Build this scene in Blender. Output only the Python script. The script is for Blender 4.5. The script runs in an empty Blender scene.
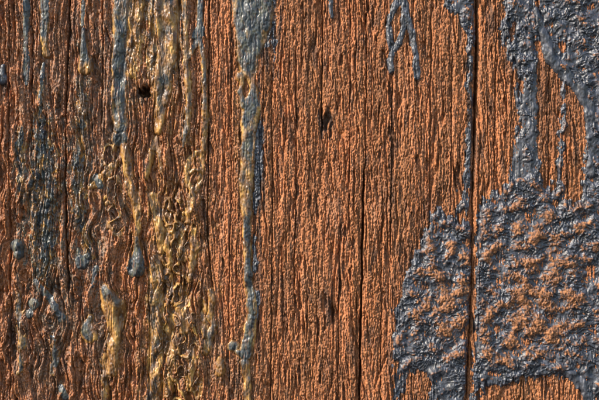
import bpy, math, mathutils
import numpy as np

# ------------------------------------------------------------------ scene, camera, sky, sun
sc = bpy.context.scene
R = math.radians
WALL_FOOT = 470.0            # millimetres from the top of the studied patch down to the foot of the wall
cam_d = bpy.data.cameras.new('camera'); cam = bpy.data.objects.new('camera', cam_d)
sc.collection.objects.link(cam); sc.camera = cam
cam_d.lens = 70; cam_d.sensor_width = 36; cam_d.clip_start = 0.01; cam_d.clip_end = 200
cam.location = (0.0, -1.165, (WALL_FOOT - 200) * 0.001); cam.rotation_euler = (R(90), 0, 0)

SUN_EL, SUN_AZ = 36.0, 64.0        # elevation; degrees from the wall's normal towards the left
w = bpy.data.worlds.new('World'); sc.world = w; w.use_nodes = True
nt = w.node_tree; bg = nt.nodes['Background']
sky = nt.nodes.new('ShaderNodeTexSky'); sky.sky_type = 'NISHITA'; sky.sun_disc = False
sky.sun_elevation = R(SUN_EL); sky.sun_rotation = R(180 + SUN_AZ); sky.air_density = 1.2; sky.dust_density = 0.6
nt.links.new(sky.outputs[0], bg.inputs[0]); bg.inputs[1].default_value = 0.15
sl = bpy.data.lights.new('sun', 'SUN'); so = bpy.data.objects.new('sun', sl); sc.collection.objects.link(so)
sl.energy = 4.6; sl.angle = R(0.5); sl.color = (1.0, 0.88, 0.72)
to_sun = mathutils.Vector((-math.sin(R(SUN_AZ)) * math.cos(R(SUN_EL)), -math.cos(R(SUN_AZ)) * math.cos(R(SUN_EL)), math.sin(R(SUN_EL))))
so.rotation_euler = to_sun.to_track_quat('Z', 'Y').to_euler(); so.location = (-1, -1, 1.5)
sc.view_settings.view_transform = 'Standard'; sc.view_settings.look = 'None'
sc.view_settings.exposure = 0.7; sc.view_settings.gamma = 1.0; sc.view_settings.use_curve_mapping = False
sc.render.engine = 'CYCLES'

# ------------------------------------------------------------------ noise helpers
def perlin(x, y, seed=0):
    rng = np.random.RandomState(seed + 11)
    perm = rng.permutation(256).astype(np.int32); perm = np.concatenate([perm, perm])
    ang = rng.rand(256).astype(np.float32) * 6.2831853
    gx, gy = np.cos(ang), np.sin(ang)
    th = 0.35 + 0.9 * ((seed * 0.618) % 1.0); cs, sn = math.cos(th), math.sin(th)      # turned lattice: no rows or columns show
    x = np.asarray(x, np.float32); y = np.asarray(y, np.float32)
    x, y = x * cs - y * sn + 1000.37, x * sn + y * cs + 1000.71
    xi = np.floor(x).astype(np.int32); yi = np.floor(y).astype(np.int32)
    fx = x - xi; fy = y - yi
    xi &= 255; yi &= 255
    u = fx * fx * fx * (fx * (fx * 6 - 15) + 10); v = fy * fy * fy * (fy * (fy * 6 - 15) + 10)
    def g(ix, iy, dx, dy):
        h = perm[perm[ix & 255] + (iy & 255)]
        return gx[h] * dx + gy[h] * dy
    a = g(xi, yi, fx, fy); b = g(xi + 1, yi, fx - 1, fy)
    c = g(xi, yi + 1, fx, fy - 1); d = g(xi + 1, yi + 1, fx - 1, fy - 1)
    t = a + u * (b - a); q = c + u * (d - c)
    return (t + v * (q - t)) * 1.5
def fbm(x, y, seed=0, o=3):
    s = 0; a = 1.0; f = 1.0
    for k in range(o):
        s = s + a * perlin(x * f, y * f, seed + 7 * k); a *= 0.5; f *= 2.03
    return s
def ridged(x, y, seed=0): return 1 - 2 * np.abs(perlin(x, y, seed))
def sstep(a, b, x):
    t = np.clip((x - a) / (b - a), 0, 1); return t * t * (3 - 2 * t)
def blur(a, n):
    # repeated box blur along both axes
    for ax, k in ((0, n[0]), (1, n[1])):
        for _ in range(2):
            p = np.pad(a, [(k + 1, k) if i == ax else (0, 0) for i in (0, 1)], 'edge').astype(np.float64)
            c = np.cumsum(p, axis=ax)
            if ax == 0: a = (c[2 * k + 1:] - c[:-2 * k - 1]) / (2 * k + 1)
            else: a = (c[:, 2 * k + 1:] - c[:, :-2 * k - 1]) / (2 * k + 1)
    return a.astype(np.float32)

# ------------------------------------------------------------------ the grid the wood is carved on (millimetres, y down)
def axis(lo, hi, step, mlo, mhi):
    core = list(np.arange(lo, hi + step * .5, step)); s = step; a = lo; pre = []
    while a > mlo: s = min(s * 1.15, 1.5); a -= s; pre.append(a)
    s = step; b = core[-1]; post = []
    while b < mhi: s = min(s * 1.15, 1.5); b += s; post.append(b)
    return np.array(pre[::-1] + core + post, np.float32)
PX = axis(-5, 605, 0.48, -70, 670); PY = axis(-4, 404, 0.62, -60, WALL_FOOT)
JS = int(np.argmin(np.abs(PX - 472.0))); SEAM_P = float(PX[JS])
PX = np.insert(PX, JS, SEAM_P)              # the joint: one column for each plank's edge
P, Y = np.meshgrid(PX, PY)
IS_L = np.broadcast_to(np.arange(len(PX)) <= JS, P.shape)
def seam_x(y): return 477.5 - 0.012 * y - 0.0000325 * y * y + 0.7 * np.sin(y / 37.0) + 0.5 * perlin(y / 14, 0 * y, 5)
GAP = 0.75 + 0.75 * sstep(220, 60, Y) + 0.35 * perlin(Y / 18, 0 * Y, 8)      # half width of the open joint
tent = np.clip(1 - np.abs(P - SEAM_P) / 45.0, 0, 1)
X = P + (seam_x(Y) - SEAM_P) * tent
X = X + np.where(IS_L, -1, 1) * GAP * np.clip(1 - np.abs(P - SEAM_P) / 14.0, 0, 1)

# ------------------------------------------------------------------ wood relief
swx = 3.0 * perlin(X / 70, Y / 230, 1) + 1.6 * perlin(X / 25, Y / 90, 2) + 0.5 * perlin(X / 8, Y / 30, 3)
left = sstep(225, 196, X + 4 * perlin(X / 20, Y / 40, 4))       # the resin-soaked side
mess = left * (0.45 + 0.55 * sstep(90, 230, Y + 25 * perlin(X / 50, Y / 60, 9)))
GX = X + swx + mess * (6.0 * perlin(X / 24, Y / 40, 12) + 2.0 * perlin(X / 11, Y / 17, 13)) + .55 * perlin(X / 5, Y / 12, 14)
GY = Y + mess * 10 * perlin(X / 18, Y / 24, 15)
# grain sweeping round knots
KN = [(145, 93, 6, 14), (50, 315, 11, 20), (25, 273, 8, 12), (326, 122, 4, 9), (176, 368, 9, 15), (100, 318, 8, 16), (325, 305, 3, 8), (62, 285, 6, 10)]
for kx, ky, rx, ry in KN:
    q = ((X - kx) / rx) ** 2 + ((Y - ky) / ry) ** 2
    GX = GX - (X - kx) * 0.75 * np.exp(-q * 0.55)
g1 = perlin(GX / 11.0, GY / 260, 20); g2 = perlin(GX / 4.4, GY / 110, 21); g3 = perlin(GX / 2.2, GY / 34, 22)
grain_soft = sstep(0.1, .6, fbm(X / 22, Y / 160, 27, 2) + .3)        # bands where the grain stands out less
def crest(v, k=2.6): return np.clip(1 - k * np.abs(v), 0, 1) ** 1.3       # narrow hard crests
c1 = crest(perlin(GX / 4.6, GY / 150, 28)); c2 = crest(perlin(GX / 3.0, GY / 46, 29)); c3 = crest(perlin(GX / 2.3, GY / 17, 31), 2.2)
late = np.maximum(np.maximum(c1, c2), .8 * c3)                        # hard late wood left standing
W = .75 * g1 + (.75 - .4 * grain_soft) * g2 + .4 * g3
W += .7 * c1 + .6 * c2 + .5 * c3 - .5
W += (.75 + .2 * grain_soft) * (2 * np.abs(perlin((X + .4 * g3) / 1.9, Y / 3.8, 24)) - .6)
W += .55 * perlin(X / 1.25, Y / 2.1, 25)
W -= 1.5 * sstep(.42, .75, perlin(GX / 1.8, GY / 7, 36)) + 1.2 * sstep(.5, .8, perlin(GX / 1.7, GY / 22, 37))
W += left * (.8 * c1 + .7 * c2 + .6 * g2)
for k, (fx, fy, dp, lo) in enumerate(((7.5, 95, 3.4, .0), (5.0, 48, 2.6, .08), (3.6, 26, 2.0, .1))):     # hairline splits along the grain
    ln = crest(perlin(GX / fx, GY / fy, 120 + k), 5.5 if k == 0 else 4.5)
    W -= dp * ln * sstep(lo, lo + .3, perlin(GX / (fx * 2.2), GY / (fy * .8), 130 + k) + .12 * left + .05)
W += 1.3 * fbm(X / 60, Y / 150, 26, 2)
# rougher, lumpier relief where the resin has soaked in
lump = fbm(X / 10, Y / 22, 30, 2)
W += mess * (2.4 * lump + 2.0 * fbm(X / 16, Y / 34, 33, 2))
W += left * 1.5 * fbm(X / 8, Y / 70, 35, 2) - .6 * left
# growth rings standing up round the swirls
for kx, ky, rx, ry, per, amp in [(50, 318, 13, 20, 3.4, .9), (25, 273, 9, 13, 2.8, 1.0), (176, 368, 12, 16, 3.2, 1.1), (46, 195, 16, 38, 4.0, .8), (100, 318, 10, 18, 3.4, .7), (78, 290, 8, 20, 3.0, .8)]:
    wx = X + 2.2 * perlin(X / 8, Y / 9, 40); wy = Y + 2.2 * perlin(X / 8, Y / 9, 41)
    q = np.sqrt(((wx - kx) / rx) ** 2 + ((wy - ky) / ry) ** 2)
    W += amp * np.cos(q * rx * 6.283 / per) * np.exp(-q ** 4) + 0.9 * np.exp(-q ** 2 * 1.6)
# short pits and torn fibres
pit = perlin(GX / 3.4, GY / 15, 50) + 0.35 * perlin(X / 2, Y / 5, 51)
W -= 2.6 * sstep(0.55, 0.9, pit)
for px, py, rx, ry, d in [(326, 121, 4.2, 11, 5), (331, 131, 2.4, 9, 4), (322, 112, 2, 7, 3), (325, 303, 3.2, 10, 4.2), (333, 312, 2.2, 7, 3), (341, 286, 1.6, 8, 3), (369, 337, 2.6, 7, 3), (318, 340, 1.8, 9, 2.6),
                          (354, 334, 2, 9, 3), (300, 285, 1.6, 6, 3), (145, 93, 5.6, 6.4, 17), (391, 95, 1.6, 20, 3), (394, 150, 1.4, 28, 2.6), (340, 20, 1.2, 20, 2.5), (284, 330, 1.8, 12, 3),
                          (12, 338, 5, 9, 4), (20, 60, 1.8, 18, 3), (15, 25, 1.5, 14, 3), (14, 115, 2, 16, 3), (112, 335, 3, 8, 3), (60, 240, 2, 8, 3), (155, 60, 2.4, 6, 3), (179, 55, 1.8, 30, 2.6)]:
    n = 0.5 * perlin(X / 3, Y / 5, 60)
    W -= d * sstep(1.15, 0.35, np.sqrt(((X - px) / rx) ** 2 + ((Y - py) / ry) ** 2) + n)
rng = np.random.RandomState(4)
FL = []
for k in range(70):
    px, py = rng.uniform(214, 470), rng.uniform(-20, 420)
    if px > 395 and py > 190: continue
    FL.append((px, py, rng.uniform(.9, 2.3), rng.uniform(4, 13), rng.uniform(1.6, 3.6)))
for k in range(46): FL.append((rng.uniform(0, 205), rng.uniform(-20, 420), rng.uniform(1.2, 2.8), rng.uniform(6, 18), rng.uniform(2.2, 4.2)))
nfl = .5 * perlin(X / 2.6, Y / 5, 61)
fleck = np.zeros_like(W)
for px, py, rx, ry, d in FL:
    sl_f = (slice(*np.searchsorted(PY, [py - ry * 2, py + ry * 2])), slice(*np.searchsorted(PX, [px - rx * 3 - 6, px + rx * 3 + 6])))
    f_ = sstep(1.15, .35, np.sqrt(((X[sl_f] - px) / rx) ** 2 + ((Y[sl_f] - py) / ry) ** 2) + nfl[sl_f])
    W[sl_f] -= d * f_; fleck[sl_f] = np.maximum(fleck[sl_f], f_)
# drying checks
def check(pts, half, depth, seed):
    global W
    ys = [p[1] for p in pts]; xs = [p[0] for p in pts]
    cx = np.interp(PY, ys, xs) + 0.8 * perlin(PY / 16, 0 * PY + seed, 70 + seed) + 0.35 * perlin(PY / 5, 0 * PY + seed, 71 + seed)
    hw = half * (0.8 + 0.4 * perlin(PY / 22, 0 * PY, 72 + seed))
    fade = sstep(ys[0] - 1, ys[0] + 18, PY) * sstep(ys[-1] + 1, ys[-1] - 18, PY) if ys[0] > -20 else sstep(ys[-1] + 1, ys[-1] - 18, PY)
    if ys[-1] > 430: fade = sstep(ys[0] - 1, ys[0] + 22, PY)
    d = np.abs(X - cx[:, None]) / np.maximum(hw[:, None], .3)
    W = W - depth * fade[:, None] * sstep(1.25, 0.35, d) - 0.35 * depth * .3 * fade[:, None] * np.exp(-(d / 2.5) ** 2)
check([(71, -90), (69, 40), (66, 110), (66, 210), (68, 262), (70, 292)], 1.1, 13, 1)
check([(366, 160), (363.5, 200), (362, 300), (359, 470)], 1.3, 16, 2)
check([(367.5, -90), (367, 60), (366, 172)], 0.55, 4.5, 3)
check([(323.5, -90), (323, 50), (322, 142)], 0.8, 6, 4)
check([(351, -90), (350.5, 140), (349, 240)], 0.55, 3.5, 5)
check([(210, -90), (209, 120), (208, 240), (214, 300)], 0.9, 5, 6)
check([(393, 70), (392, 150), (391, 260)], 0.7, 5, 7)
check([(10, -90), (9, 120), (11, 300), (10, 470)], 0.8, 5, 8)
check([(296, 40), (297, 160), (294, 300)], 0.7, 4.5, 9)
check([(272, 60), (273, 200), (272, 330), (270, 470)], 0.7, 4.5, 10)
check([(340, 230), (339, 330), (338, 470)], 0.6, 4, 11)
check([(383, 180), (382, 300), (380, 470)], 0.6, 4, 12)
check([(432, 20), (431, 130), (430, 205)], 0.55, 3.5, 13)
check([(453, 40), (452, 150), (451, 215)], 0.6, 4, 14)
check([(496, -90), (497, 60), (494, 190)], 0.55, 4, 15)
check([(231, -90), (232, 150), (229, 300), (231, 470)], 0.6, 3.5, 16)
check([(104, -90), (103, 70), (101, 150)], 0.8, 5, 17)
check([(149, 270), (150, 330), (148, 470)], 0.9, 5, 18)
check([(550, 60), (549, 190)], 0.6, 4, 19)
check([(31, -90), (33, 60), (32, 160)], 0.8, 5, 20)
# rounded arrises along the open joint
ds = np.abs(P - SEAM_P)
W -= 3.2 * np.exp(-(ds / 2.0) ** 2)
W = W.astype(np.float32)
WS = blur(W, (9, 5))            # the wood without its fine grain
print('wood relief', W.shape, float(W.min()), float(W.max()))

# ------------------------------------------------------------------ materials
def new_mat(name):
    m = bpy.data.materials.new(name); m.use_nodes = True
    n = m.node_tree; b = n.nodes['Principled BSDF']; return m, n, b
def nd(n, t, **kw):
    o = n.nodes.new(t)
    for k, v in kw.items(): setattr(o, k, v)
    return o
def noise(n, scale, detail=3, rough=.55, vec=(1, 1, 1), dist=0):
    tc = nd(n, 'ShaderNodeTexCoord'); mp = nd(n, 'ShaderNodeMapping'); mp.inputs['Scale'].default_value = vec
    t = nd(n, 'ShaderNodeTexNoise'); t.inputs['Scale'].default_value = scale; t.inputs['Detail'].default_value = detail
    t.inputs['Roughness'].default_value = rough; t.inputs['Distortion'].default_value = dist
    n.links.new(tc.outputs['Object'], mp.inputs[0]); n.links.new(mp.outputs[0], t.inputs['Vector']); return t.outputs['Fac']
def ramp(n, fac, stops):
    r = nd(n, 'ShaderNodeValToRGB'); e = r.color_ramp.elements
    while len(e) < len(stops): e.new(0.5)
    for k, (p, c) in enumerate(stops): e[k].position = p; e[k].color = (*c, 1) if len(c) == 3 else c
    n.links.new(fac, r.inputs[0]); return r.outputs[0]
def mix(n, fac, a, b, mode='MIX'):
    m = nd(n, 'ShaderNodeMix', data_type='RGBA', blend_type=mode)
    for s, v in ((m.inputs[0], fac), (m.inputs[6], a), (m.inputs[7], b)):
        if hasattr(v, 'is_linked'): n.links.new(v, s)
        else: s.default_value = v if isinstance(v, float) else (*v, 1)
    return m.outputs[2]
def attr(n, name): a = nd(n, 'ShaderNodeAttribute', attribute_name=name); return a.outputs['Fac']
def fmath(n, op, a, b, clamp=False):
    m = nd(n, 'ShaderNodeMath', operation=op, use_clamp=clamp)
    for s, v in ((m.inputs[0], a), (m.inputs[1], b)):
        if hasattr(v, 'is_linked'): n.links.new(v, s)
        else: s.default_value = v
    return m.outputs[0]
def bump(n, b, h, strength, dist):
    k = nd(n, 'ShaderNodeBump'); k.inputs['Strength'].default_value = strength; k.inputs['Distance'].default_value = dist
    n.links.new(h, k.inputs['Height']); n.links.new(k.outputs[0], b.inputs['Normal'])

# weathered orange-brown wood; attributes: soak = resin soaked in, tarry = thin black wash, stain streaks, darker pit flecks, strawy = bleached
WOOD, n, b = new_mat('weathered_wood')
c = ramp(n, noise(n, 1, 4, .65, (200, 200, 10)), [(.34, (.11, .040, .016)), (.46, (.26, .090, .032)), (.58, (.35, .130, .045)), (.70, (.40, .19, .085))])
c = mix(n, ramp(n, noise(n, 1, 3, .65, (640, 640, 160)), [(.34, (.9, .9, .9)), (.50, (0, 0, 0))]), c, (.085, .032, .016))
c = mix(n, ramp(n, noise(n, 1, 2, .6, (820, 820, 330)), [(.50, (0, 0, 0)), (.64, (.75, .75, .75))]), c, (.60, .235, .085))
hard = ramp(n, noise(n, 1, 3, .6, (160, 160, 14)), [(.40, (.48, .145, .045)), (.54, (.58, .205, .080)), (.68, (.62, .32, .19))])
c = mix(n, fmath(n, 'MULTIPLY', attr(n, 'late'), .7), c, hard)
c = mix(n, ramp(n, noise(n, 1, 3, .5, (60, 60, 7)), [(.48, (0, 0, 0)), (.66, (.75, .75, .75))]), c, (.24, .085, .024))
c = mix(n, ramp(n, noise(n, 1, 4, .65, (420, 420, 40)), [(.58, (0, 0, 0)), (.70, (.8, .8, .8))]), c, (.07, .034, .020))
c = mix(n, fmath(n, 'MULTIPLY', attr(n, 'strawy'), .55), c, (.23, .095, .032))
c = mix(n, fmath(n, 'MULTIPLY', attr(n, 'soak'), .7), c, ramp(n, noise(n, 1, 5, .65, (180, 180, 70)), [(.34, (.045, .022, .012)), (.48, (.20, .072, .028)), (.58, (.36, .125, .045)), (.7, (.42, .22, .09))]))
c = mix(n, attr(n, 'gilt'), c, ramp(n, noise(n, 1, 4, .6, (260, 260, 110)), [(.36, (.08, .034, .013)), (.52, (.27, .112, .034)), (.68, (.50, .26, .08))]))
c = mix(n, attr(n, 'film'), c, ramp(n, noise(n, 1, 4, .65, (240, 240, 110)), [(.34, (.045, .050, .052)), (.52, (.12, .125, .105)), (.68, (.22, .20, .13))]))
c = mix(n, ramp(n, noise(n, 1, 2, .6, (760, 760, 260)), [(.34, (.85, .85, .85)), (.46, (0, 0, 0))]), c, (.06, .026, .015))
c = mix(n, ramp(n, noise(n, 1, 3, .6, (330, 330, 14)), [(.30, (.8, .8, .8)), (.42, (0, 0, 0))]), c, (.10, .040, .020))
c = mix(n, ramp(n, noise(n, 1, 3, .6, (45, 45, 16)), [(.34, (.45, .45, .45)), (.50, (0, 0, 0))]), c, (.13, .050, .022))
c = mix(n, ramp(n, noise(n, 1, 2, .6, (850, 850, 240)), [(.53, (0, 0, 0)), (.63, (.6, .6, .6))]), c, (.62, .255, .105))
c = mix(n, attr(n, 'dark_wash'), c, (.045, .026, .018))
n.links.new(c, b.inputs['Base Color'])
r = fmath(n, 'SUBTRACT', .74, fmath(n, 'MULTIPLY', fmath(n, 'MAXIMUM', fmath(n, 'MAXIMUM', attr(n, 'film'), attr(n, 'gilt')), attr(n, 'soak')), .40)); n.links.new(r, b.inputs['Roughness'])
b.inputs['Specular IOR Level'].default_value = .45
bump(n, b, noise(n, 1, 3, .65, (1000, 1000, 420)), .8, .0009)

# amber resin with a grey-blue bloom; attribute: bloom
RESIN, n, b = new_mat('amber_resin')
amber = ramp(n, noise(n, 1, 3, .55, (150, 150, 60)), [(.36, (.070, .032, .012)), (.50, (.235, .108, .030)), (.68, (.56, .31, .085))])
grey = ramp(n, noise(n, 1, 4, .6, (260, 260, 110)), [(.35, (.018, .023, .030)), (.50, (.046, .055, .062)), (.68, (.115, .108, .070))])
f = fmath(n, 'ADD', attr(n, 'bloom'), fmath(n, 'MULTIPLY', fmath(n, 'SUBTRACT', noise(n, 1, 4, .6, (120, 120, 60)), .5), 1.6), True)
f = ramp(n, f, [(.30, (0, 0, 0)), (.70, (1, 1, 1))])
c = mix(n, f, amber, grey)
c = mix(n, ramp(n, noise(n, 1, 4, .65, (420, 420, 90)), [(.55, (0, 0, 0)), (.68, (.8, .8, .8))]), c, (.13, .05, .022))
n.links.new(c, b.inputs['Base Color'])
n.links.new(ramp(n, noise(n, 1, 3, .5, (300, 300, 200)), [(.35, (.34,) * 3), (.7, (.6,) * 3)]), b.inputs['Roughness'])
b.inputs['Specular IOR Level'].default_value = .6
b.inputs['Coat Weight'].default_value = .12; b.inputs['Coat Roughness'].default_value = .25
bump(n, b, noise(n, 1, 4, .6, (420, 420, 260)), .28, .0009)

# black-blue wrinkled tar; attribute: crust = rusty brown crust over it
TAR, n, b = new_mat('wrinkled_tar')
tarc = ramp(n, noise(n, 1, 4, .6, (180, 180, 140)), [(.36, (.018, .020, .028)), (.55, (.046, .050, .066)), (.72, (.125, .132, .165))])
crc = ramp(n, noise(n, 1, 4, .65, (420, 420, 300)), [(.38, (.040, .022, .016)), (.5, (.22, .082, .028)), (.64, (.42, .18, .068))])
c = mix(n, attr(n, 'crust'), tarc, crc)
n.links.new(c, b.inputs['Base Color'])
n.links.new(fmath(n, 'ADD', .47, fmath(n, 'MULTIPLY', attr(n, 'crust'), .35)), b.inputs['Roughness'])
b.inputs['Specular IOR Level'].default_value = .8
bump(n, b, noise(n, 1, 3, .6, (420, 420, 330)), .25, .0010)

# ------------------------------------------------------------------ mesh helpers
def to_world(x, y, h): return np.stack([(x - 300) * 1e-3, -h * 1e-3, (WALL_FOOT - y) * 1e-3], -1).astype(np.float32)
def link_mesh(name, co, quads, mat, parent, attrs=None, smooth=True):
    me = bpy.data.meshes.new(name)
    me.vertices.add(len(co)); me.vertices.foreach_set('co', co.ravel())
    nq = len(quads); me.loops.add(nq * 4); me.polygons.add(nq)
    me.loops.foreach_set('vertex_index', quads.astype(np.int32).ravel())
    me.polygons.foreach_set('loop_start', np.arange(0, nq * 4, 4, dtype=np.int32))
    me.update(calc_edges=True); me.validate()
    for k, v in (attrs or {}).items():
        a = me.attributes.new(k, 'FLOAT', 'POINT'); a.data.foreach_set('value', v.astype(np.float32).ravel())
    if smooth: me.polygons.foreach_set('use_smooth', np.ones(nq, bool))
    me.materials.append(mat)
    o = bpy.data.objects.new(name, me); sc.collection.objects.link(o); o.parent = parent
    return o

wall = bpy.data.objects.new('weathered_planking', None); sc.collection.objects.link(wall)
wall['label'] = 'weathered orange-brown wooden planking streaked with amber resin drips and black tar'
wall['category'] = 'planks'

NY, NX = X.shape
soak_n = fbm(X / 14, Y / 45, 90, 3)
A_soak = np.clip(left * (0.45 + 0.5 * soak_n + 0.25 * mess), 0, 1)
A_soak = np.maximum(A_soak, .7 * np.clip(fbm(X / 16, Y / 70, 99, 3) - .28, 0, 1) * (X > 215))
A_straw = np.clip(0.1 + 0.9 * fbm(X / 18, Y / 140, 92, 2) + .3 * sstep(380, 400, X) + sum(a * np.exp(-((X + 3 * perlin(X / 9, Y / 60, 91) - m) / q) ** 2) for m, q, a in ((268, 9, .5), (291, 4, .4), (306, 9, .5), (322, 3, .4), (378, 7, .5), (462, 9, .35), (397, 5, .3), (343, 9, -.5), (224, 9, -.5))), 0, 1) * (1 - left)
def patchy(spots, seed, sx=5, sy=16):
    A = np.zeros_like(W); nn = .8 * fbm(X / sx, Y / sy, seed, 3) + .35 * fbm(X / 2, Y / 4, seed + 3, 2)
    for px, py, rx, ry, amt in spots:
        A = np.maximum(A, amt * sstep(1.15, .45, np.sqrt(((X - px) / rx) ** 2 + ((Y - py) / ry) ** 2) + nn))
    return A
A_film = patchy([(42, 200, 26, 100, .95), (110, 110, 30, 120, .55), (60, 60, 50, 80, .35), (24, 60, 6, 70, .5), (44, 70, 7, 80, .55), (82, 150, 14, 110, .8), (60, 300, 26, 50, .65), (122, 70, 10, 90, .6), (90, 250, 20, 40, .7), (45, 370, 22, 45, .5), (96, 330, 16, 50, .6),
                 (185, 60, 8, 90, .4), (176, 335, 22, 40, .5), (160, 300, 10, 60, .4), (110, 200, 18, 50, .5), (215, 340, 10, 40, .4), (240, 380, 20, 25, .35), (20, 330, 10, 60, .4)], 94)
A_gilt = patchy([(165, 60, 22, 110, .8), (176, 235, 34, 80, 1.0), (180, 330, 34, 80, .9), (135, 60, 10, 80, .8), (130, 190, 12, 60, .6), (114, 330, 14, 55, .8), (190, 160, 16, 50, .7), (150, 350, 14, 60, .7), (95, 180, 16, 20, .5),
                 (240, 120, 6, 130, .6), (243, 355, 10, 40, .5), (66, 330, 20, 40, .25), (215, 365, 14, 30, .6)], 97)
A_dark = np.zeros_like(W)
def wash(px, py, rx, ry, amt, seed):
    global A_dark
    n = 0.9 * fbm(X / 3.0, Y / 26, seed, 2)
    q = np.sqrt(((X - px) / rx) ** 2 + ((Y - py) / ry) ** 2) + n
    A_dark = np.maximum(A_dark, amt * sstep(1.1, 0.5, q))
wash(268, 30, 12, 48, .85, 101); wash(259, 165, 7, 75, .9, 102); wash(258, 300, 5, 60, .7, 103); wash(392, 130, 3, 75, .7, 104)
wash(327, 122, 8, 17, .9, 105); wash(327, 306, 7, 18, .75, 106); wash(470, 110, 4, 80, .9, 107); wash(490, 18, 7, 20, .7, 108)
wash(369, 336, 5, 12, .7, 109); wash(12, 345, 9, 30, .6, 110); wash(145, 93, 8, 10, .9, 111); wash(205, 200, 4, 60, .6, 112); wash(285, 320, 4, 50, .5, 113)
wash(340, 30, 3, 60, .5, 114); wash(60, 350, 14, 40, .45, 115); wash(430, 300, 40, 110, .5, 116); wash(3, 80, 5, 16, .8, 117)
wash(515, 30, 18, 40, .7, 118); wash(552, 100, 40, 60, .35, 119)

stn = fbm(X / 5.5, Y / 34, 141, 3) + .5 * perlin(X / 30, Y / 60, 145)
A_dark = np.maximum(A_dark, .62 * sstep(.42, .85, stn)); A_dark = np.maximum(A_dark, .55 * fleck)  # random stain streaks; the carved pit flecks are coloured darker too
def make_plank(cols):
    Xs = X[:, cols].copy(); Ys = Y[:, cols]; Hs = W[:, cols].copy()
    ny, nx = Xs.shape
    front = to_world(Xs, Ys, Hs).reshape(-1, 3)
    idx = np.arange(ny * nx).reshape(ny, nx)
    q = [np.stack([idx[:-1, :-1], idx[1:, :-1], idx[1:, 1:], idx[:-1, 1:]], -1).reshape(-1, 4)]
    # sides and back: the rim of the carved face carried 40 mm back
    rim = np.concatenate([idx[0, :-1], idx[:-1, -1], idx[-1, :0:-1], idx[:0:-1, 0]])
    rx = Xs.ravel()[rim]; ry = Ys.ravel()[rim]
    nb = len(front); back = to_world(rx, ry, np.full(len(rim), -40.0))
    mid_off = nb; k = len(rim); a = np.arange(k); b2 = (a + 1) % k
    q.append(np.stack([rim[a], rim[b2], mid_off + b2, mid_off + a], -1))
    # back face as quads between the top/bottom and the sides
    co = np.concatenate([front, back])
    c4 = [mid_off, mid_off + nx - 1, mid_off + nx - 1 + ny - 1, mid_off + 2 * (nx - 1) + ny - 1]
    q.append(np.array([c4]))
    at = {}
    for nm, A in (('late', late), ('soak', A_soak), ('strawy', A_straw), ('dark_wash', A_dark), ('film', A_film), ('gilt', A_gilt)):
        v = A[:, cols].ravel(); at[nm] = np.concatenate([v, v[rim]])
    return link_mesh('plank', co, np.concatenate(q), WOOD, wall, at)
plank_l = make_plank(slice(0, JS + 1)); plank_l['label'] = 'wide orange-brown plank with drying cracks, soaked in resin on one side'
plank_r = make_plank(slice(JS + 1, NX)); plank_r['label'] = 'narrower plank mostly covered in wrinkled black tar'

def seg_field(strokes, Xq, Yq):
    u = np.full(Xq.shape, -9.0, np.float32)
    for st in strokes:
        if len(st) == 1: st = [st[0], (st[0][0], st[0][1] + .1, st[0][2])]
        for (x0, y0, r0), (x1, y1, r1) in zip(st[:-1], st[1:]):
            dx, dy = x1 - x0, y1 - y0; L = dx * dx + dy * dy + 1e-6
            t = np.clip(((Xq - x0) * dx + (Yq - y0) * dy) / L, 0, 1)
            d = np.hypot(Xq - x0 - t * dx, Yq - y0 - t * dy)
            u = np.maximum(u, 1 - d / (r0 + (r1 - r0) * t))
    return u
def poly_field(poly, Xq, Yq):
    d = np.full(Xq.shape, 1e9, np.float32); ins = np.zeros(Xq.shape, bool); m = len(poly)
    for i in range(m):
        x0, y0 = poly[i]; x1, y1 = poly[(i + 1) % m]
        dx, dy = x1 - x0, y1 - y0; L = dx * dx + dy * dy + 1e-6
        t = np.clip(((Xq - x0) * dx + (Yq - y0) * dy) / L, 0, 1)
        d = np.minimum(d, np.hypot(Xq - x0 - t * dx, Yq - y0 - t * dy))
        if y0 != y1:
            ins ^= ((y0 > Yq) != (y1 > Yq)) & (Xq < (x1 - x0) * (Yq - y0) / (y1 - y0) + x0)
    return np.where(ins, d, -d)
def window(x0, y0, x1, y1, pad):
    j0 = np.searchsorted(PX, x0 - pad - 6); j1 = np.searchsorted(PX, x1 + pad + 6); i0 = np.searchsorted(PY, y0 - pad); i1 = np.searchsorted(PY, y1 + pad)
    return slice(max(i0, 0), min(i1 + 1, NY)), slice(max(j0, 0), min(j1 + 1, NX))
def sheet(name, sl_, H, keep, mat, parent, attrs, label=None):
    # a lump of stuff on the wood: its own face on the carving grid, its rim sunk into the wood
    xs, ys = X[sl_], Y[sl_]
    kq = keep[:-1, :-1] & keep[1:, :-1] & keep[1:, 1:] & keep[:-1, 1:]
    idx = np.arange(xs.size).reshape(xs.shape)
    q = np.stack([idx[:-1, :-1], idx[1:, :-1], idx[1:, 1:], idx[:-1, 1:]], -1)[kq]
    if len(q) == 0: return None
    used, inv = np.unique(q.ravel(), return_inverse=True)
    co = to_world(xs, ys, H).reshape(-1, 3)[used]
    o = link_mesh(name, co, inv.reshape(-1, 4), mat, parent, {k: v.ravel()[used] for k, v in attrs.items()})
    if label: o['label'] = label
    return o
seed_i = [200]
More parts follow.
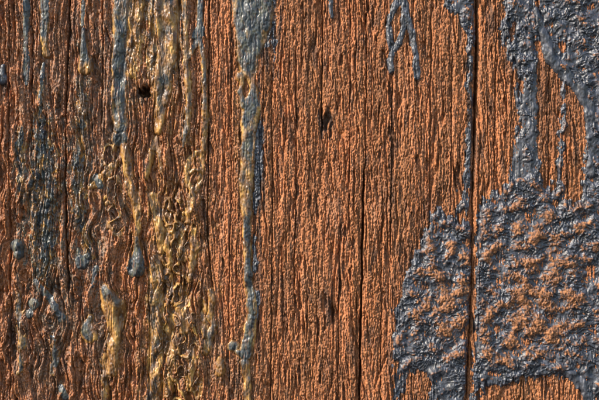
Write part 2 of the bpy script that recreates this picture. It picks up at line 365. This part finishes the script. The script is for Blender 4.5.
def drip(name, strokes, height=.8, bloom=.3, bloom_y=None, lumps=.5, rough=1.0, cling=.25, mat=RESIN, label=None, crust=0., parent=None, gap=0., net=0.):
    seed_i[0] += 5; s = seed_i[0]
    if mat is RESIN: strokes = [[(a_, b_, c_ * 1.22) for a_, b_, c_ in st] for st in strokes]
    al = [p for st in strokes for p in st]; pad = 4 + max(p[2] for p in al) * 1.3
    sl_ = window(min(p[0] for p in al), min(p[1] for p in al), max(p[0] for p in al), max(p[1] for p in al), pad)
    xs, ys, w_, ws = X[sl_], Y[sl_], W[sl_], WS[sl_]
    xq = xs + rough * (1.3 * perlin(xs / 7, ys / 11, s) + .6 * perlin(xs / 2.6, ys / 4, s + 1)); yq = ys + rough * 1.2 * perlin(xs / 6, ys / 8, s + 2)
    u = seg_field(strokes, xq, yq)
    if net: u = np.minimum(u, .95 - net * np.abs(perlin((xs + 2 * perlin(xs / 6, ys / 6, s + 10)) / 9, ys / 15, s + 8)))
    if gap: u = u - gap * np.clip(fbm(xs / 3.6, ys / 10, s + 7, 2) + .5 * perlin(xs / 7, ys / 20, s + 9) + .15, -.25, 1)
    rr = np.mean([p[2] for p in al])
    if mat is RESIN: height, cling = height * .8, max(cling, .18)
    up = np.clip(u, 0, 1); prof = np.sqrt(up * (2 - up))
    base = ws + cling * (w_ - ws)
    hump = height * rr * prof * (1 + lumps * .6 * perlin(xs / 9, ys / 14, s + 3)) + lumps * .55 * prof * perlin(xs / 4, ys / 6, s + 4)
    H = base + hump + .35 * prof * perlin(xs / 2.2, ys / 3, s + 6)
    sink = sstep(0.02, -.22, u)
    H = H * (1 - sink) + (np.minimum(w_, base) - 1.2) * sink
    bl = np.full(xs.shape, bloom, np.float32)
    if bloom_y is not None: bl = np.interp(ys, [p[0] for p in bloom_y], [p[1] for p in bloom_y]).astype(np.float32)
    bl = bl - .5 * (1 - sstep(0, .55, u)) + .10
    side = IS_L[sl_] if parent is not plank_r else ~IS_L[sl_]
    return sheet(name, sl_, H, (u > -.3) & side, mat, parent or plank_l, {'bloom': bl, 'crust': np.full(xs.shape, crust, np.float32)}, label)

# ------------------------------------------------------------------ resin runs on the wide plank
drip('resin_streak', [[(26, -20, 3), (27, 12, 3.2), (26, 40, 2.4), (27, 72, 3.2), (27, 84, 1.6)]], .6, .95, lumps=.4, label='thin slate-blue streak of dried resin')
drip('resin_streak', [[(45, -20, 4.2), (46, 15, 4.4), (44, 35, 3), (47, 55, 3)]], .6, bloom_y=[(0, .95), (35, .7), (55, .05)], label='blue-grey resin streak ending in a small golden bead')
drip('resin_streak', [[(44, 64, 1.8), (41, 95, 2.4), (40, 120, 1.8)]], .5, .75)
drip('resin_drop', [[(84, 30, 2), (85, 52, 3.6), (86, 68, 6.2)]], .95, bloom_y=[(30, .9), (60, .8), (68, .1), (75, 0)], lumps=.15, rough=.5, label='round resin drop, blue above and golden below')  # blue sky reflection and golden highlight put into the drop's colour by height
drip('resin_streak', [[(84, -20, 1.8), (83, 25, 2)]], .5, .7)
drip('resin_film', [[(83, 84, 3), (82, 120, 5), (79, 160, 6), (77, 200, 6), (84, 235, 4), (91, 256, 3)]], .22, .5, lumps=.7, rough=2.0, cling=.7, gap=.8, label='olive-grey film of resin clinging to the grain')
drip('resin_film', [[(40, 120, 6), (46, 160, 11), (44, 200, 13), (46, 245, 11), (44, 280, 6)]], .09, .62, lumps=.8, rough=2.6, cling=.85, gap=1.0, label='thin grey resin film over a swirl of grain')
drip('resin_film', [[(20, 130, 4), (22, 165, 5), (20, 190, 3)]], .15, .6, lumps=.8, rough=2, cling=.85, gap=.8)
drip('resin_run', [[(123, -20, 7), (121, 30, 7), (120, 80, 6.5), (120, 128, 6)], [(120, 138, 7.5)]], .38, bloom_y=[(0, .62), (60, .72), (120, .6), (145, .95)], lumps=.7, label='flat grey-green resin run ending in a blue bead')
drip('resin_run', [[(124, 146, 4), (128, 165, 4.2), (130, 185, 4.4), (136, 198, 4), (138, 218, 3.4), (138, 238, 2)]], .75, .12, lumps=.5, label='rounded amber resin run with a kink')
drip('resin_film', [[(131, -20, 8), (132, 30, 9), (134, 70, 6)], [(150, -20, 8), (153, 20, 8), (154, 60, 7), (158, 100, 6)], [(176, -20, 4), (177, 30, 5), (174, 70, 4)]], .16, bloom_y=[(0, .35), (60, .3), (120, .2)], lumps=1.0, rough=2.0, cling=.6, gap=.7, label='olive-gold resin film spread around the broad runs')
drip('resin_run', [[(141, -20, 7), (136, 20, 6), (133, 50, 5), (133, 74, 3.5)]], .4, .05, lumps=1.2, rough=1.8, cling=.5, label='golden resin run above the knot hole')
drip('resin_run', [[(165, -20, 10), (168, 20, 10), (169, 50, 8.5), (164, 80, 7.5), (161, 110, 5.5), (158, 132, 3)]], .55, bloom_y=[(0, .3), (60, .25), (90, .5), (130, .05)], lumps=.8, label='broad golden resin run tapering beside the knot hole')
drip('resin_run', [[(183, -20, 2.6), (186, 35, 2.8), (187, 70, 2.8), (190, 100, 3.2), (187, 128, 2.8), (184, 146, 2)]], .8, .4, lumps=.4, label='thin wavering olive resin run')
drip('resin_run', [[(200, -20, 3), (201, 22, 3), (199, 37, 5)], [(199, 40, 3.2), (192, 50, 2.2), (187, 62, 2)], [(200, 40, 3), (204, 55, 2.4), (205, 90, 2.6), (206, 125, 2.6), (204, 150, 2.4)]], .75, bloom_y=[(0, .7), (35, 1), (50, .5), (150, .2)], lumps=.4, label='resin run forking below a blue bead')
drip('resin_loop', [[(204, 152, 2.4), (196, 153, 2.4), (190, 160, 2.4), (187, 172, 2.4), (189, 186, 2.4), (196, 190, 2.6), (201, 182, 2.4), (203, 166, 2.4), (203, 154, 2.4)], [(189, 174, 1.6), (195, 169, 2), (202, 172, 1.8)]], .85, .05, lumps=.4, rough=.7, label='golden resin run closing in a loop')
drip('resin_run', [[(156, 138, 2.2), (151, 158, 2.4), (147, 178, 2)], [(156, 138, 2), (160, 155, 2.2), (162, 172, 2)]], .8, .15, lumps=.4, label='inverted fork of amber resin')
drip('resin_run', [[(153, 196, 4), (157, 212, 4.5), (161, 230, 4), (162, 252, 3)]], .7, .0, lumps=1.2, rough=1.6)
drip('resin_run', [[(193, 190, 3), (191, 206, 3.4), (187, 222, 2.5)]], .8, .0, lumps=1, rough=1.4)
drip('resin_run', [[(194, 232, 3), (195, 250, 3.8), (193, 268, 3), (190, 282, 2)]], .8, .0, lumps=1, rough=1.5)
drip('resin_crust', [[(172, 205, 9), (176, 240, 12), (172, 270, 10), (178, 300, 8)]], .36, -.05, lumps=1.2, rough=2.6, cling=.25, net=4.6, label='lumpy golden crust of resin')
drip('resin_crust', [[(178, 300, 12), (180, 330, 16), (182, 370, 17), (184, 420, 16)]], .2, .1, lumps=1.0, rough=2.6, cling=.3, net=5.0, label='golden net of resin veins over wavy grain')
drip('resin_crust', [[(110, 150, 6), (112, 190, 9), (116, 230, 7)]], .3, .35, lumps=1.0, rough=2.2, cling=.3, net=5.0, label='olive net of resin veins beside the kinked run')
drip('resin_run', [[(156, 262, 6), (155, 300, 7), (156, 345, 6.5), (152, 420, 6)]], .4, .32, lumps=.9, rough=1.6, cling=.5, label='wide olive-gold resin run')
drip('resin_run', [[(184, 292, 4), (182, 310, 5), (185, 330, 4)]], .7, .05, lumps=1, rough=1.6)
drip('resin_run', [[(211, 290, 2), (213, 302, 2.6), (210, 316, 3.4), (214, 326, 3), (209, 340, 4), (206, 352, 3.4)]], .8, bloom_y=[(290, .2), (310, .1), (325, .7), (352, .1)], lumps=.8, label='knotted gold and grey resin run')
drip('resin_drop', [[(221, 360, 3), (220, 372, 4.4)]], .8, .0, lumps=.5)
drip('resin_drop', [[(137, 238, 2.6), (138, 252, 4.5), (136, 268, 8.0)]], .85, bloom_y=[(238, .3), (252, .7), (262, 1.2), (280, 1.2)], lumps=.2, rough=.5, label='dark slate resin drop hanging from a run')
drip('resin_run', [[(106, 290, 5), (113, 306, 10), (116, 320, 7), (114, 345, 6), (112, 372, 4)]], .6, bloom_y=[(285, .7), (300, .4), (312, .05), (375, .1)], lumps=.6, label='bulging gold resin run, grey at its top')
drip('resin_drop', [[(90, 318, 3), (88, 325, 5.5), (90, 335, 7)]], .75, .6, lumps=.5, label='dull grey and gold resin lump')
drip('resin_drop', [[(17, 246, 6)], [(19, 254, 4)]], .7, 1.1, lumps=.5)
drip('resin_drop', [[(34, 304, 5.5)], [(30, 314, 4)]], .7, 1.1, lumps=.6)
drip('resin_drop', [[(82, 262, 6)], [(88, 256, 3)]], .7, 1.1, lumps=.6)
drip('resin_streak', [[(36, 282, 3), (44, 292, 3.4), (54, 304, 3), (62, 318, 3.5)]], .5, .9, lumps=.7, rough=1.6, label='slanting blue-grey smear of resin')
drip('resin_drop', [[(96, 178, 4), (101, 186, 3)]], .7, 1.0, lumps=.6)
drip('resin_streak', [[(78, 250, 2), (80, 256, 3)], [(96, 268, 2.5), (94, 285, 2.5)]], .5, .95)
drip('resin_streak', [[(92, 186, 3), (104, 176, 4), (114, 166, 3)]], .6, .1, lumps=1, rough=1.6)
drip('resin_drop', [[(62, 388, 3), (66, 398, 4)]], .6, .8)
drip('tar_drop', [[(3, 66, 2.5), (3, 80, 5.5)]], .9, 1.0, mat=TAR, lumps=.3, label='dark round tar drop')
drip('resin_run', [[(254, -20, 17), (253, 10, 17), (252, 35, 13), (249, 55, 9.5), (249, 72, 7)], [(264, -20, 9), (264, 25, 7)], [(242, 76, 5)], [(249, 72, 3.5), (254, 88, 3), (252, 104, 6)], [(243, 78, 2), (241, 92, 2.2), (244, 106, 3)],
     [(252, 104, 8), (250, 122, 7), (248, 150, 6), (247, 185, 6), (247, 206, 4.5), (248, 240, 3.6), (248, 268, 3.6), (249, 284, 4.4)], [(247, 278, 3), (252, 296, 4.5), (253, 312, 4)], [(252, 318, 4.8), (250, 335, 5), (246, 354, 6)], [(234, 346, 5)], [(238, 352, 3), (246, 357, 4)], [(245, 362, 4), (248, 380, 3.4), (248, 425, 3)]],
     .55, bloom_y=[(0, .85), (60, .8), (74, .5), (80, .3), (100, .85), (125, .6), (160, .45), (210, .4), (260, .65), (330, .6), (350, .75), (370, .35)], lumps=.55, rough=.9, label='long blue-grey and gold resin run from a broad patch down the plank')
drip('dark_film', [[(257, 92, 3), (259, 130, 5), (258, 180, 5), (256, 214, 3)], [(254, 235, 2.5), (255, 270, 3)], [(257, 290, 2.5), (258, 318, 3)]], .2, mat=TAR, lumps=.6, rough=2, cling=.8, gap=.5, label='dark film along the flank of the long resin run')  # dark strip following the right side of the long run
drip('dark_film', [[(268, -20, 6), (268, 20, 6), (265, 44, 4)], [(274, -10, 3), (275, 60, 2)]], .06, mat=TAR, lumps=.6, rough=2.2, cling=1.0, gap=1.1, label='thin dark wash beside the broad resin patch')
drip('tar_streak', [[(331, -20, 2.4), (332, 16, 2.4)]], .6, .9, mat=TAR)
drip('tar_drip', [[(399, -20, 4), (398, 2, 4), (392, 12, 3.4), (389, 26, 3.2), (391, 42, 3.8), (393, 52, 4), (391, 62, 3), (392, 72, 3)], [(404, 8, 2.6), (404, 26, 3), (400, 42, 3.6), (393, 51, 3.4)], [(401, -20, 4), (403, 0, 4), (408, 18, 3.6), (413, 36, 3.4), (416, 56, 3.2), (417, 72, 4), (417, 78, 3)]],
     .5, mat=TAR, lumps=.7, rough=.9, cling=.4, label='blue-black tar drip splitting round an eye of bare wood')

# ------------------------------------------------------------------ wrinkled tar
def tar(name, polys, holes, strokes, parent, label, crust_amt, seed, thick=2.1):
    al = [p for q in polys for p in q] + [(p[0], p[1]) for s in strokes for p in s]
    sl_ = window(min(p[0] for p in al), min(p[1] for p in al), max(p[0] for p in al), max(p[1] for p in al), 10)
    xs, ys, w_, ws = X[sl_], Y[sl_], W[sl_], WS[sl_]
    xq = xs + 3.6 * perlin(xs / 10, ys / 15, seed) + 2.2 * perlin(xs / 3.6, ys / 8, seed + 1); yq = ys + 5 * perlin(xs / 4, ys / 30, seed + 2) + 2 * perlin(xs / 3, ys / 4, seed + 3)
    d = np.full(xs.shape, -99., np.float32)
    for q in polys: d = np.maximum(d, poly_field(q, xq, yq))
    for s in strokes:
        u = seg_field([s], xq, yq); d = np.maximum(d, u * np.mean([p[2] for p in s]))
    for q in holes: d = np.minimum(d, -poly_field(q, xq, yq))
    d = d + 4.2 * (fbm(xs / 6, ys / 10, seed + 22, 2) - .1) * np.exp(-(d / 8) ** 2)
    bare = (P[sl_] - SEAM_P) - 3.2 - 4.0 * perlin(xs / 6, ys / 11, seed + 20) - 2.4 * perlin(xs / 3, ys / 4, seed + 21)
    d = np.minimum(d, bare if parent is plank_r else 99)
    wss = blur(ws, (8, 6))
    # wrinkled skin
    wob = 3.0 * perlin(xs / 10, ys / 10, seed + 5) + 1.1 * perlin(xs / 4.5, ys / 4.5, seed + 15)
    wr = np.zeros(xs.shape, np.float32)
    for k, dg in enumerate((15, 62, 108, 155)):
        ca, sa = math.cos(R(dg)), math.sin(R(dg))
        al_, ac_ = (xs - 500) * ca + (ys - 200) * sa + wob, -(xs - 500) * sa + (ys - 200) * ca + wob
        wt = sstep(-.1, .45, perlin(xs / 24, ys / 24, seed + 30 + k) + .12)
        wr += wt * (1.0 * crest(perlin(al_ / 13, ac_ / 3.8, seed + 40 + k), 2.2) + .55 * crest(perlin(al_ / 7, ac_ / 2.2, seed + 50 + k), 2.0))
    wr = 1.1 * (wr - .55)
    lum = fbm(xs / 17, ys / 14, seed + 9, 2)
    body = sstep(2, 9, d)
    t = thick * (1 - np.exp(-np.clip(d, 0, 99) / 2.2)) * (.62 + .3 * body)
    H = wss + (.55 - .50 * body) * (w_ - wss) + t + wr * sstep(0, 5, d) * (1 - .35 * sstep(.1, .5, lum)) + body * 2.8 * lum
    cr = np.clip(body * (sstep(-.06, .50, lum + .62 * fbm(xs / 3.4, ys / 3.2, seed + 10, 3) + crust_amt(xs, ys))), 0, 1)
    H += cr * (.8 * perlin(xs / 2.0, ys / 2.2, seed + 11) + .45 * perlin(xs / 3.6, ys / 3.6, seed + 12) + .5)
    sink = sstep(0.2, -1.6, d)
    H = H * (1 - sink) + (np.minimum(w_, ws) - 1.2) * sink
    side = IS_L[sl_] if parent is plank_l else ~IS_L[sl_]
    # keep the tar back from the open joint, rolled over its arris
    dsq = np.abs(P[sl_] - SEAM_P)
    H -= 3.0 * np.exp(-(dsq / 1.6) ** 2)
    o = sheet(name, sl_, H, (d > -2.0) & side, TAR, parent, {'crust': cr, 'bloom': cr * 0}, label)
    # follow the joint's opening exactly as the plank does
    return o
def crust_low(x, y): return -.14 + .55 * np.exp(-(((x - 532) / 42) ** 2 + ((y - 312) / 62) ** 2)) + .42 * np.exp(-(((x - 445) / 26) ** 2 + ((y - 300) / 34) ** 2)) + .15 * np.exp(-(((x - 500) / 25) ** 2 + ((y - 225) / 18) ** 2)) - .6 * sstep(352, 375, y)
def crust_top(x, y): return -.42 + 0 * x
tar('tar_patch', [[(437, 206), (446, 214), (458, 220), (480, 222), (480, 430), (396, 430), (395, 385), (393, 345), (395, 312), (403, 285), (412, 262), (421, 240), (429, 222)]],
    [[(404, 382), (412, 374), (424, 374), (430, 388), (430, 440), (402, 440)]], [], plank_l, 'wrinkled black tar patch with rusty lumps beside the plank joint', crust_low, 400)
tar('tar_streak', [[(440, -30), (480, -30), (480, 40), (473, 52), (469, 38), (462, 22), (452, 10), (444, 2)]], [], [[(472, 40, 5), (472, 90, 4), (471, 140, 4), (469, 165, 4.6), (466, 190, 5), (463, 212, 5)]], plank_l, 'blue-black tar wedge running down along the plank joint', crust_top, 430, 2.0)
low = [(468, 214), (478, 210), (488, 196), (503, 186), (514, 172), (519, 150), (517, 128), (519, 106), (516, 92), (520, 78), (512, 66), (505, 48), (502, 30), (506, -30), (640, -30), (680, 100), (680, 420), (600, 432), (590, 396), (577, 386), (560, 377), (535, 378), (505, 386), (480, 392), (476, 430), (466, 430)]
holes = [[(538, 48), (543, 30), (547, 52), (551, 66), (563, 78), (561, 110), (559, 140), (556, 172), (553, 186), (545, 184), (541, 165), (536, 140), (535, 100)],
         [(567, 84), (578, 90), (585, 104), (587, 130), (584, 165), (580, 200), (574, 204), (566, 196), (563, 180), (566, 140)],
         [(520, 84), (526, 84), (527, 92), (520, 93)], [(521, 121), (527, 120), (527, 128), (521, 129)],
         [(536, 2), (540, 0), (541, 16), (537, 16)], [(560, 40), (563, 38), (564, 52), (561, 54)], [(512, 26), (515, 22), (515, 40), (512, 42)]]
tar('tar_patch', [low], holes, [[(537, 15, 5), (546, 40, 6), (553, 62, 7), (568, 76, 7), (581, 88, 7)], [(564, 78, 4.5), (562, 120, 5), (559, 150, 5), (556, 186, 5)]], plank_r, 'large wrinkled blue-black tar coat with rusty lumps and bare windows of wood', lambda x, y: np.where(y > 190, crust_low(x, y), crust_top(x, y)), 460)
drip('tar_run', [[(536, 10, 4), (545, 38, 5.5), (552, 60, 6.5), (567, 75, 7), (581, 88, 7), (590, 106, 7), (593, 140, 6), (591, 175, 5)]], .55, mat=TAR, lumps=.9, rough=1.2, cling=.1, parent=plank_r, label='smooth rope-like tar run slanting across the tar coat')
drip('tar_run', [[(518, 52, 4), (524, 66, 5), (530, 74, 4)]], .6, mat=TAR, lumps=.9, rough=1.4, cling=.1, parent=plank_r)
drip('tar_run', [[(540, 372, 4), (560, 368, 5), (575, 376, 6), (588, 390, 6), (596, 420, 6)]], .5, mat=TAR, lumps=1, rough=1.5, cling=.1, parent=plank_r, label='smooth tar fold arching over the bare wood window')
drip('tar_run', [[(529, 66, 8), (531, 88, 6.5), (528, 106, 10), (531, 124, 7), (527, 145, 11), (524, 178, 15), (522, 196, 10)]], .16, mat=TAR, lumps=1.2, rough=1.6, cling=.15, parent=plank_r, label='smooth tar column joining the upper and lower tar')
drip('resin_run', [[(168, 214, 3), (171, 228, 4), (167, 244, 3), (170, 262, 3.4), (166, 280, 3)], [(180, 226, 3), (184, 240, 3.4), (180, 256, 3)]], .7, -.05, lumps=1.3, rough=2, label='knobbly golden resin veins')
drip('resin_run', [[(172, 316, 3), (169, 334, 3.6), (172, 352, 3), (170, 392, 3)], [(190, 344, 3), (194, 360, 3.4), (190, 385, 3)]], .6, .05, lumps=1.2, rough=2)
drip('resin_run', [[(205, 300, 2.4), (204, 318, 3), (206, 338, 2.4)]], .7, 0, lumps=1, rough=1.6)
drip('resin_run', [[(104, 356, 3), (106, 376, 3.6), (104, 410, 3)]], .6, .1, lumps=1, rough=1.8)
drip('resin_run', [[(52, 336, 3), (56, 352, 4), (52, 372, 3)]], .5, .55, lumps=1, rough=2, gap=.5)
drip('resin_run', [[(20, 296, 3), (18, 318, 3.5), (22, 345, 3), (20, 372, 2.5)]], .5, .5, lumps=1, rough=2, gap=.6)
print('tris', sum(len(o.data.polygons) * 2 for o in sc.objects if o.type == 'MESH'))
